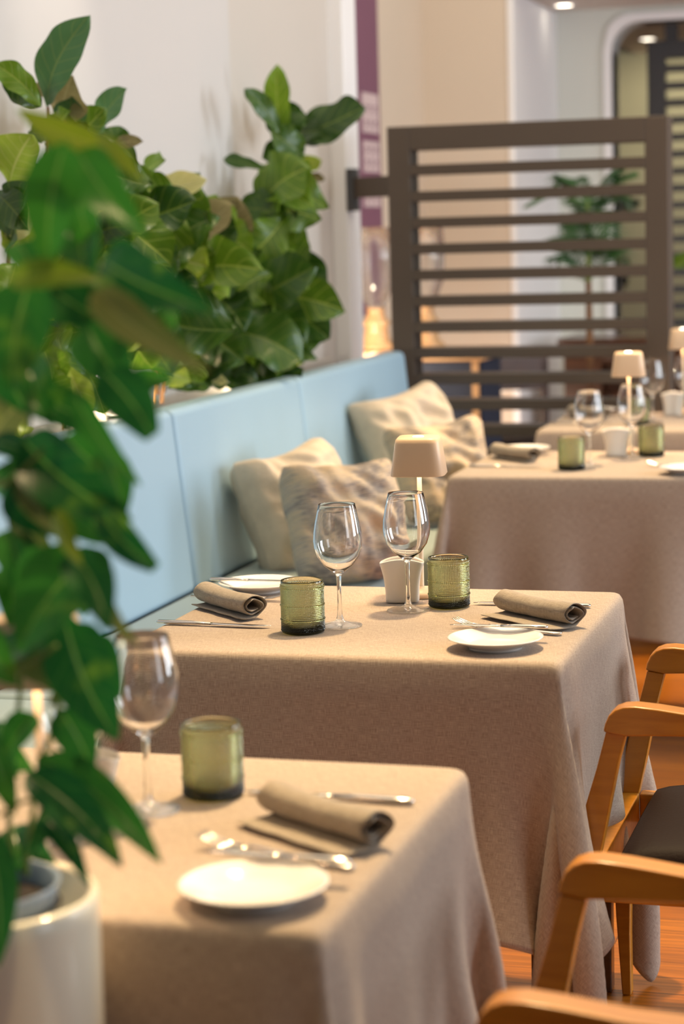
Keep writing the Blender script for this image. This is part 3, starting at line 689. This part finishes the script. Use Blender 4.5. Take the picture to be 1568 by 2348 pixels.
put_cushion(792, 1186, -.20, .33, 50, 22, 0, 'cushpat', 'grey and tan woven cushion in front of the plain one, behind the wine glasses', 8, .20)
put_cushion(938, 1006, -.42, .37, 38, 22, 10, 'cush', 'plain beige knitted cushion of the farther pair, touching the backrest by the divider', 14, .18)
put_cushion(1012, 1072, -.20, .33, 50, 22, 4, 'cushpat', 'grey and tan woven cushion of the farther pair, behind the table lamp', 19, .17)

# ------------------------------------------------------------------ leaves
def leafmesh(base, tip, width, view, kind, bend=.12, twist=0, fold=.18, seed=0, cut=0):
    """blade from base to tip (world points); `view` is roughly the direction its face looks"""
    rnd = random.Random(seed); base = Vector(base); tip = Vector(tip); ax = tip-base; L = ax.length; ax.normalize()
    nrm = (view-ax*view.dot(ax)).normalized(); nrm = Matrix.Rotation(twist, 3, ax) @ nrm; side = ax.cross(nrm).normalized()
    nt_, ns = 14, 5; v = []; uv = []; f = []; ph = rnd.uniform(0, 6); sgn = rnd.choice((-1, 1))
    for i in range(nt_+1):
        t_ = i/nt_*(1-cut)
        if kind == 'pothos': wd = (math.sin(PI*min(1, t_**.66))**.70)*(1.12-.25*t_) if 0 < t_ < 1 else 0
        elif kind == 'fig': wd = (math.sin(PI*t_**1.25)**.55)*(.82+.30*t_) if 0 < t_ < 1 else 0
        else: wd = math.sin(PI*t_**.8)**.9 if 0 < t_ < 1 else 0
        wl = wd*width/2
        c = base+ax*L*t_+nrm*(-bend*L*(4*(t_-.5)**2-1)*1.0)+side*(sgn*.05*L*math.sin(PI*t_))
        for j in range(-ns, ns+1):
            s = j/ns; wave = 0
            if kind == 'fig': wave = .20*math.sin(t_*13+ph+(1.3 if s > 0 else 0))*abs(s)**1.7*width/2
            if kind == 'pothos': wave = .05*math.sin(t_*8+ph+(2 if s > 0 else 0))*abs(s)**2*width/2
            ripple = (1+.06*math.sin(t_*19+ph*2+s)) if kind == 'fig' else 1
            v.append(c+side*s*wl*ripple*math.cos(fold*abs(s))+nrm*(abs(s)*fold*wl+wave)); uv.append((t_, .5+s*.5))
    m_ = 2*ns+1
    for i in range(nt_):
        for j in range(m_-1): f.append((i*m_+j, i*m_+j+1, (i+1)*m_+j+1, (i+1)*m_+j))
    return v, f, uv
TOCAM = Vector((.28, -.93, .22)).normalized()
def leafy(t, leaves, kind, Y, depthjit, seed, x=None, fill=()):
    rnd = random.Random(seed); o0 = Vector(t.location); leaves = list(leaves)
    for (x0, x1, y0, y1, cnt, w0, w1, ms) in fill:
        for _ in range(cnt):
            a, b_, an, w_ = rnd.uniform(x0, x1), rnd.uniform(y0, y1), rnd.uniform(0, 6.28), rnd.uniform(w0, w1); l_ = w_*rnd.uniform(1.15, 1.6)
            if kind == 'pothos': an = rnd.uniform(.4, 2.4)
            dx_, dy_ = math.cos(an)*l_/2, math.sin(an)*l_/2
            leaves.append((a-dx_, b_-dy_, a+dx_, b_+dy_, w_, rnd.choice(ms), rnd.uniform(.06, .16)))
    for n_, L in enumerate(leaves):
        (bx_, by_, tx_, ty_, wpx, mk) = L[:6]; dy = L[6] if len(L) > 6 else rnd.uniform(-depthjit, depthjit)
        Yb = Y+dy
        if x is not None:
            Yc = at((bx_+tx_)/2, (by_+ty_)/2, x=x).y+dy*.5; Yb = min(max(Yc, Y-.45), Y+.30)
            while min(at(q, r__, Y=Yb).x for q, r__ in ((bx_-wpx*.4, by_), (tx_-wpx*.4, ty_))) < -.905 and Yb > .5: Yb -= .03
        Yt = Yb-(rnd.uniform(-.02, .05) if kind == 'pothos' else rnd.uniform(-.05, .12))
        b_ = at(bx_, by_, Y=Yb); p_ = at(tx_, ty_, Y=Yt)
        wm = wpx/FPX*((Yb-CAM.y)/.95)
        cut = L[7] if len(L) > 7 else 0
        v, f, uv = leafmesh(b_-o0, p_-o0, wm, (TOCAM+Vector((rnd.uniform(-.3, .3), rnd.uniform(-.2, .2), rnd.uniform(-.1, .35)))).normalized(), kind, bend=rnd.uniform(-.04, .16) if kind == 'fig' else rnd.uniform(.02, .13), fold=rnd.uniform(.08, .42), seed=seed*100+n_, cut=cut)
        o = obj('leaf', (v, f, uv), M[mk], t, subsurf=1)

# foreground pot and pothos
pc = Vector((.445, -1.425, 0))
t = thing('potted_plant', 'large glossy green trailing plant in a cream pot, out of focus in the left foreground', 'plant', pc)
obj('pot', lathe([(0, 0), (.100, 0), (.108, .02), (.112, .4), (.114, .795), (.114, .812), (.110, .818), (.104, .812), (.102, .73), (0, .73)], 64), M['pot'], t)
ip_ = obj('inner_pot', lathe([(.070, .74), (.080, .820), (.083, .826), (.079, .826), (.073, .80)], 48, center=(-.005, .0)), M['liner'], t)
obj('soil', lathe([(0, .806), (.05, .809), (.078, .804)], 40), M['soil'], ip_)
g = 'pothos'
fl = [(150, 325, 112, 615, 138, g), (178, 345, 338, 548, 115, g), (225, 335, 35, 248, 75, 'pothos_yellow'), (235, 598, 492, 716, 140, g), (212, 668, 482, 855, 100, 'pothos_under'),
      (70, 640, 30, 900, 165, g), (200, 745, 305, 905, 150, g), (235, 850, 362, 1025, 120, g, -.02, .12), (50, 1005, 305, 1195, 165, g), (165, 895, 325, 1115, 66, g), (225, 1170, 378, 1318, 88, g, .0, .12),
      (215, 1265, 40, 1500, 190, g), (165, 1262, 250, 1450, 120, g), (248, 1378, 322, 1482, 40, 'pothos_under'), (150, 1425, 272, 1700, 165, g), (135, 1625, 212, 1775, 105, g),
      (85, 1735, 372, 1982, 110, g), (60, 1770, 282, 1992, 120, g), (95, 1865, 207, 2035, 62, g), (-30, 1900, -5, 2220, 110, g), (40, 1100, 142, 1235, 48, 'pothos_under'), (130, 1165, 188, 1300, 52, 'pothos_yellow'),
      (-40, 1670, 35, 1870, 85, g), (-40, 1430, 40, 1575, 100, g), (20, 645, 245, 645, 75, 'pothos_yellow'), (60, 900, 240, 1010, 105, g, .1), (150, 1000, 305, 1110, 95, g, .1), (330, 700, 350, 830, 60, g, .1),
      (-20, 1010, 130, 1100, 70, g, .12), (60, 1290, 120, 1480, 110, g, .1), (20, 1180, 130, 1300, 60, 'pothos_under', .1), (170, 430, 220, 620, 80, g, .12), (110, 620, 250, 760, 90, g, .12), (0, 1500, 150, 1470, 90, g, .1), (180, 320, 330, 420, 60, 'pothos_yellow', .1),
      (20, 1300, 20, 1440, 90, g, .12), (250, 560, 380, 640, 70, g, .12), (330, 620, 400, 760, 90, g, .1), (130, 1840, 60, 1960, 60, g), (200, 1080, 235, 1250, 80, g, .08), (110, 1255, 60, 1430, 130, g, .06), (-20, 1120, 90, 1010, 90, g, .1), (100, 1060, 230, 1250, 120, g, .08), (230, 1030, 285, 1190, 90, g, .06), (-10, 740, -60, 960, 120, g, .05), (40, 1480, 130, 1590, 80, g, .1), (160, 1340, 60, 1430, 110, g, .1), (20, 800, 120, 980, 110, g, .1), (290, 890, 400, 870, 70, g, .14), (180, 1500, 110, 1620, 60, 'pothos_under', .05)]
leafy(t, fl, 'pothos', -1.52, .05, 4, fill=((0, 250, 560, 1000, 9, 80, 140, ('pothos', 'pothos', 'pothos_under')), (0, 260, 1000, 1560, 8, 80, 140, ('pothos', 'pothos', 'pothos', 'pothos_under')), (0, 150, 1650, 2000, 6, 60, 90, ('pothos',))))
def vine(t, pxs, Y, r0, r1, m, name='stem', x=None):
    P_ = [(at(a, b, x=x) if x is not None else at(a, b, Y=Y))-Vector(t.location) for a, b in pxs]
    P_ = curve_pts(P_, 6); n_ = len(P_); obj(name, tube(P_, [r0+(r1-r0)*i/(n_-1) for i in range(n_)], 8), M[m], t)
vine(t, [(30, 2010), (20, 1800), (45, 1600), (60, 1400), (90, 1200), (60, 1000), (120, 820), (170, 600), (190, 350)], -1.40, .003, .002, 'petiole')
vine(t, [(60, 2010), (70, 1900), (90, 1760), (130, 1640), (150, 1440), (150, 1260), (200, 1150), (150, 1000), (210, 820), (230, 600)], -1.41, .003, .002, 'petiole')
vine(t, [(0, 1560), (60, 1530), (130, 1480)], -1.5, .002, .002, 'petiole')
vine(t, [(0, 1120), (50, 1080), (100, 1030)], -1.5, .002, .002, 'petiole')
vine(t, [(0, 1870), (50, 1840), (100, 1830)], -1.5, .002, .002, 'petiole')

# fiddle-leaf figs in the trough
def fig(label, X, Y, leaves, stems, seed, jit=.12, group='fiddle-leaf figs in the trough', fill=()):
    t = thing('fiddle_leaf_fig', label, 'plant', (X, Y, .925), group=group)
    for s in stems: vine(t, s, Y, .007, .004, 'stalk', x=X)
    leafy(t, [(*l[:4], l[4]*1.12, *l[5:]) for l in leaves], 'fig', Y, jit, seed, x=X+.02, fill=fill); return t
F, D_, Lm, Pl, Bl, Br = 'fig', 'fig_dark', 'fig_lime', 'fig_pale', 'fig_blue', 'fig_brown'
fig('fiddle-leaf fig with the tallest dark crown, nearest the slatted divider', -.80, 3.55,
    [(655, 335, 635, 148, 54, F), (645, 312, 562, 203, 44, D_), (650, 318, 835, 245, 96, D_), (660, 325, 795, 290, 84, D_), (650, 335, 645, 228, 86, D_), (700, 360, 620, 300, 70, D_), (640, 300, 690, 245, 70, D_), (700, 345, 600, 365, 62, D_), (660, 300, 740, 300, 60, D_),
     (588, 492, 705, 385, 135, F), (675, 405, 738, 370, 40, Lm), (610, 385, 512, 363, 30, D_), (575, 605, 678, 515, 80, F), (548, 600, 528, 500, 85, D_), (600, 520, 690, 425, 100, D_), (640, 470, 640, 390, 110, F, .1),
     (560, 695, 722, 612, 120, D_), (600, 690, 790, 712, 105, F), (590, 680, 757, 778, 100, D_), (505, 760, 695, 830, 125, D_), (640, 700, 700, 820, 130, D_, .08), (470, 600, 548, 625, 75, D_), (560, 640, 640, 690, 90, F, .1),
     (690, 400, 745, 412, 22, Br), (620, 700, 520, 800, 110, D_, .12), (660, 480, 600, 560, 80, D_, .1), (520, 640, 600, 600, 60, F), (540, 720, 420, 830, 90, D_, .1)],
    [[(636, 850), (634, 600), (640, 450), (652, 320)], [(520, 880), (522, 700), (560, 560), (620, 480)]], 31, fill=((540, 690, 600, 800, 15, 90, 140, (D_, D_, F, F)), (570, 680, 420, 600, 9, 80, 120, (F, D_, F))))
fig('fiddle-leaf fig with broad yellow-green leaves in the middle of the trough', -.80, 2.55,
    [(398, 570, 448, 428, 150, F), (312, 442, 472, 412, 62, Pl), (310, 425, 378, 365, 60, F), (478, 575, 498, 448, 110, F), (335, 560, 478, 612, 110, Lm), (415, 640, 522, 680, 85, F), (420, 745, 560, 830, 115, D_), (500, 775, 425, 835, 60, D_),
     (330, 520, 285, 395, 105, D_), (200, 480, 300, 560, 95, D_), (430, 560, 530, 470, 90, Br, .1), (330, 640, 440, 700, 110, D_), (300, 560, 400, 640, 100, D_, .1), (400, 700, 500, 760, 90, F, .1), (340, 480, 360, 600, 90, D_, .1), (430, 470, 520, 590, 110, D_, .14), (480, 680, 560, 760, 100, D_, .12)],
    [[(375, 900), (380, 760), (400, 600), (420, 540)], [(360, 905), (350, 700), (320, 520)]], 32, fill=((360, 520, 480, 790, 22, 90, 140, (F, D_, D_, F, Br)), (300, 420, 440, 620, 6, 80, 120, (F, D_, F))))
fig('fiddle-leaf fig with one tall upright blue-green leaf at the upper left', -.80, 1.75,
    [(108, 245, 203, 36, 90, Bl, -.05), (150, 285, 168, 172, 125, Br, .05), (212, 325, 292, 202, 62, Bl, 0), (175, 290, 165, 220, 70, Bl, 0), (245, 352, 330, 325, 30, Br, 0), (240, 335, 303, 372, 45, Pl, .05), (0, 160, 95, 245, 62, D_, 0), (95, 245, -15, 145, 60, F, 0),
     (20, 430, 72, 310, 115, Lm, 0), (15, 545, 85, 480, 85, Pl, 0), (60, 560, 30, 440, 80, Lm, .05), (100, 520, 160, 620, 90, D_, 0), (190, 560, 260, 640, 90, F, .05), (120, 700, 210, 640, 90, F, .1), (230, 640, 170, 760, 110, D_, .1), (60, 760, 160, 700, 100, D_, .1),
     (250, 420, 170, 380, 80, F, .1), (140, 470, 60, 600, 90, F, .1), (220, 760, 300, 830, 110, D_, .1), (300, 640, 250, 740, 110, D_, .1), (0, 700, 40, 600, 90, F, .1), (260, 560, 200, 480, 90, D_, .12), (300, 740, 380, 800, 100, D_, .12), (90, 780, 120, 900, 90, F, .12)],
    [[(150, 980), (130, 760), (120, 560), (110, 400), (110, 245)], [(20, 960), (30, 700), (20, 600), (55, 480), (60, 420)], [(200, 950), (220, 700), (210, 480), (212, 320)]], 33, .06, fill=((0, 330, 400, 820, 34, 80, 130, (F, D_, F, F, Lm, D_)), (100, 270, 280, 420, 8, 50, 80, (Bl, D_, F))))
t = thing('trough_shrub', 'low shrub with small ribbed lime leaves at the left edge of the trough', 'plant', (-.80, 1.35, .925))
leafy(t, [(30, 912, 48, 1008, 66, 'pothos_yellow', 0), (45, 1008, 78, 985, 26, Lm, 0), (125, 850, 165, 812, 45, F, 0), (150, 835, 195, 965, 80, Lm, .05), (90, 860, 150, 930, 95, F, .05), (150, 880, 225, 940, 60, Br, .05), (60, 880, 20, 930, 80, D_, .05), (200, 850, 240, 950, 60, F, .1)], 'fig', 1.35, .02, 41, x=-.78)
vine(t, [(2, 1015), (22, 960), (30, 900), (50, 840)], 1.35, .004, .002, 'cane', x=-.78); vine(t, [(145, 985), (150, 930), (140, 840)], 1.4, .003, .002, 'cane', x=-.78); vine(t, [(195, 975), (196, 940), (190, 900)], 1.45, .003, .002, 'cane', x=-.78)
t = thing('trough_ground_plant', 'low leafy plant with bright yellow leaves just above the backrest, under the figs', 'plant', (-.80, 2.85, .925))
leafy(t, [(375, 858, 478, 862, 48, F), (440, 880, 540, 822, 60, D_), (380, 890, 480, 890, 40, D_), (560, 852, 610, 862, 36, Pl), (600, 850, 680, 835, 28, Lm), (480, 868, 520, 878, 28, Pl), (470, 845, 500, 830, 26, Pl), (330, 880, 378, 862, 18, Lm), (520, 870, 560, 815, 46, D_), (400, 835, 460, 820, 50, F), (560, 820, 640, 850, 40, D_), (640, 838, 690, 830, 22, Lm), (395, 830, 410, 850, 26, Lm)], 'fig', 2.85, .15, 42, x=-.76, fill=((350, 680, 815, 880, 22, 40, 70, (F, D_, D_, Lm)),))
for a, m_ in ((352, 'cane'), (368, 'stalk'), (372, 'cane')): vine(t, [(a, 925), (a+2, 895), (a+4, 870)], 2.4, .004, .003, m_, x=-.77)
vine(t, [(520, 880), (524, 700), (528, 650)], 3.1, .004, .004, 'cane', x=-.8); vine(t, [(536, 880), (536, 700), (540, 650)], 3.2, .004, .004, 'cane', x=-.8)
# uplights in the trough
for (x, y, p_, l_) in ((-.86, 2.1, 3.6, 'under the broad yellow-green fig'), (-.85, 3.2, 2.6, 'nearest the slatted divider'), (-.86, 1.2, 2, 'at the left edge of the photo')):
    u = thing('trough_uplight', 'small lit uplight in the trough '+l_, 'spotlight', (x, y, .925), group='uplights in the trough')
    obj('housing', lathe([(0, 0), (.022, 0), (.022, .03), (.018, .03), (.018, .02), (0, .02)], 24), M['black'], u); obj('lens', lathe([(0, .024), (.018, .024)], 24), M['led2'], u)
    point('uplight_glow', (x, y, .975), p_, (1, .84, .60), .02)

# ------------------------------------------------------------------ background things
# banner
b0, b1 = at(812, 0, x=-1.30), at(858, 0, x=-1.30)
t = thing('wall_banner', 'long narrow purple banner with pale printed marks hanging past the white pillar', 'banner', (-1.30, (b0.y+b1.y)/2, 1.03)); hw = (b1.y-b0.y)/2
fb_ = obj('fabric', box(0, .008, -hw-.02, hw+.02, 0, 1.9), M['purple'], t, smooth=False)
for (z0, z1) in ((.50, .62), (.66, .80), (.84, 1.02)):
    pn = obj('printed_panel', box(.008, .010, -hw*.7, hw*.9, z0, z1), M['lilac'], fb_, smooth=False)
for zz in (.52, .58, .68, .74, .86, .93):
    for k in range(3):
        y_ = -hw*.55+k*hw*.5
        obj('printed_mark', prism([(y_, zz-.01), (y_+.007, zz-.01), (y_+.007, zz+.028), (y_+.043, zz+.028), (y_+.043, zz+.006), (y_+.05, zz+.006), (y_+.05, zz+.035), (y_, zz+.035)], .0085, .011, 'x'), M['purple'], fb_, smooth=False)
# console with two hurricane lanterns
c0 = at(960, 800, Y=5.85)
t = thing('console_table', 'wooden console with dark navy drape seen through the lower gaps of the divider', 'table', (-.92, 5.75, 0))
obj('top', box(-.30, .33, -.2, .25, .86, .90), M['wood2'], t, smooth=False, bevel=.004)
obj('drape', box(-.28, .31, -.17, .23, .12, .858), M['navy'], t, smooth=False)
for x_ in (-.27, .27): obj('leg', box(x_, x_+.03, -.18, -.15, 0, .86), M['wood2'], t, smooth=False)
def lantern(t):
    obj('wooden_stand', lathe([(0, 0), (.085, 0), (.085, .02), (.06, .04), (.05, .10), (.065, .12), (.045, .14), (.035, .175), (.05, .185), (0, .185)], 32), M['wood2'], t)
    obj('glass_shade', lathe([(.030, .186), (.05, .21), (.085, .30), (.092, .42), (.085, .535), (.082, .535), (.088, .42), (.081, .30), (.047, .213), (.028, .190)], 40, closed=True), M['smoke'], t)
lt = thing('hurricane_lantern', 'tall clear glass hurricane lantern on a turned wooden stand, between pillar and divider', 'lantern', (-1.115, 5.75, .90), group='hurricane lanterns'); lantern(lt)
dup(lt, (-.905, 5.80, .90), 'tall clear glass hurricane lantern seen through the left gaps of the divider')
# palm in a pot between the two screens
pp = at(1350, 760, Y=6.8)
t = thing('potted_palm', 'tall feathery palm in a dark pot seen through the divider', 'plant', (pp.x, 6.8, 0))
obj('pot', lathe([(0, 0), (.13, 0), (.17, .40), (.18, .42), (.16, .42), (.15, .36), (0, .36)], 40), M['darkwood'], t)
obj('trunk', tube([(0, 0, .36), (.005, 0, .8), (0, 0, 1.15)], [.022, .018, .014], 10), M['stalk'], t)
rnd = random.Random(5)
def frond(t, base, azim, elev, L, droop):
    v = []; f = []; uv = []; N = 15; d = Vector((math.cos(azim), math.sin(azim), 0)); sd = Vector((-d.y, d.x, 0)); spine = []
    for i in range(N+1):
        s = i/N; spine.append(base+d*L*s*math.cos(elev)+Vector((0, 0, L*s*math.sin(elev)-droop*L*s*s)))
    for i in range(2, N):
        ll = L*.36*math.sin(PI*(i/N)**.8)+.02
        for q in (-1, 1):
            p_ = spine[i]; tg = (spine[i+1]-spine[i-1]).normalized(); e = p_+sd*q*ll*.75+tg*ll*.6-Vector((0, 0, ll*.3)); wv = tg*.009
            k0 = len(v); mid_ = p_.lerp(e, .5)+Vector((0, 0, .01)); v += [p_-wv*.5, p_+wv*.5, mid_+wv, mid_-wv, e]; uv += [(0, .3), (0, .7), (.5, .9), (.5, .1), (1, .5)]; f += [(k0, k0+1, k0+2, k0+3), (k0+3, k0+2, k0+4)]
    k0 = len(v)
    for i in range(N+1): v += [spine[i]-sd*.003, spine[i]+sd*.003]; uv += [(i/N, .4), (i/N, .6)]
    for i in range(N): f.append((k0+2*i, k0+2*i+1, k0+2*i+3, k0+2*i+2))
    obj('frond', (v, f, uv), M['palm'], t)
for i in range(26):
    z_ = rnd.choice((1.12, 1.25, 1.40, 1.5)); frond(t, Vector((0, 0, z_)), i*2.4+rnd.random()*.4, rnd.uniform(.7, 1.3), rnd.uniform(.36, .52), rnd.uniform(.3, .9))
obj('crown_stem', tube([(0, 0, 1.15), (0, 0, 1.55)], [.014, .008], 8), M['petiole'], t)
# dark side table and chairs far behind the divider
pt = at(1300, 770, Y=7.9)
t = thing('dark_table', 'dark wooden table standing behind the divider at the right', 'table', (pt.x, 7.9, 0))
obj('top', box(0, .9, -.3, .3, pt.z-.03, pt.z), M['darkwood'], t, smooth=False, bevel=.003)
obj('cabinet', box(.03, .87, -.27, .27, .1, pt.z-.03), M['darkwood'], t, smooth=False)
for x_, y_ in ((.03, -.27), (.83, -.27), (.03, .23), (.83, .23)): obj('leg', box(x_, x_+.04, y_, y_+.04, 0, .1), M['darkwood'], t, smooth=False)
def sidechair(t):
    for x_, y_ in ((-.2, -.2), (.17, -.2), (-.2, .17), (.17, .17)): obj('leg', box(x_, x_+.03, y_, y_+.03, 0, .80 if y_ > 0 else .43), M['darkwood'], t, smooth=False)
    obj('seat', box(-.21, .21, -.21, .21, .43, .47), M['leather'], t, smooth=False, bevel=.01); obj('backrest', box(-.2, .2, .17, .20, .66, .82), M['darkwood'], t, smooth=False, bevel=.01)
p_ = at(1180, 960, Y=6.3); sc_ = thing('side_chair', 'brown wooden side chair glimpsed low through the divider slats', 'chair', (p_.x+.02, 6.3, 0), .5); sidechair(sc_)
p_ = at(1420, 850, Y=6.0); dup(sc_, (p_.x, 6.0, 0), 'brown wooden side chair behind the farthest table lamp', -.4)
# dark wall fittings on the olive wall seen through the screen
for (a, b, hw_, hh_, lab) in ((1435, 465, .11, .035, 'black curved wall fitting, uppermost on the olive wall seen through the slats'), (1430, 600, .04, .04, 'black round knob on the olive wall, just under the curved fitting'), (1430, 642, .035, .035, 'black round knob on the olive wall, lowest of the black fittings')):
    q = at(a, b, Y=11.97); o = obj('wall_fitting', lathe([(0, 0), (hw_, 0), (hw_*.95, .012), (0, .03)], 24), M['black']); o.location = q; o.rotation_euler = (PI/2, 0, 0); o.scale = (1, hh_/hw_, 1); tag(o, lab, 'wall fitting')
# leaf at the right edge behind the divider
q = at(1585, 610, Y=5.6)
t = thing('leafy_plant', 'green plant whose single leaf enters at the right edge beside the divider', 'plant', (q.x+.05, 5.6, 0))
obj('pot', lathe([(0, 0), (.10, 0), (.13, .3), (.12, .3), (.11, .26), (0, .26)], 32), M['pot'], t)
obj('stem', tube([(0, 0, .26), (.02, 0, .8), (0, 0, 1.3)], [.012, .01, .006], 8), M['stalk'], t)
leafy(t, [(1600, 575, 1540, 610, 36, F, 0), (1600, 560, 1640, 480, 60, D_, 0), (1600, 600, 1680, 620, 60, F, 0), (1600, 660, 1640, 740, 60, D_, 0)], 'fig', 5.6, .02, 51)
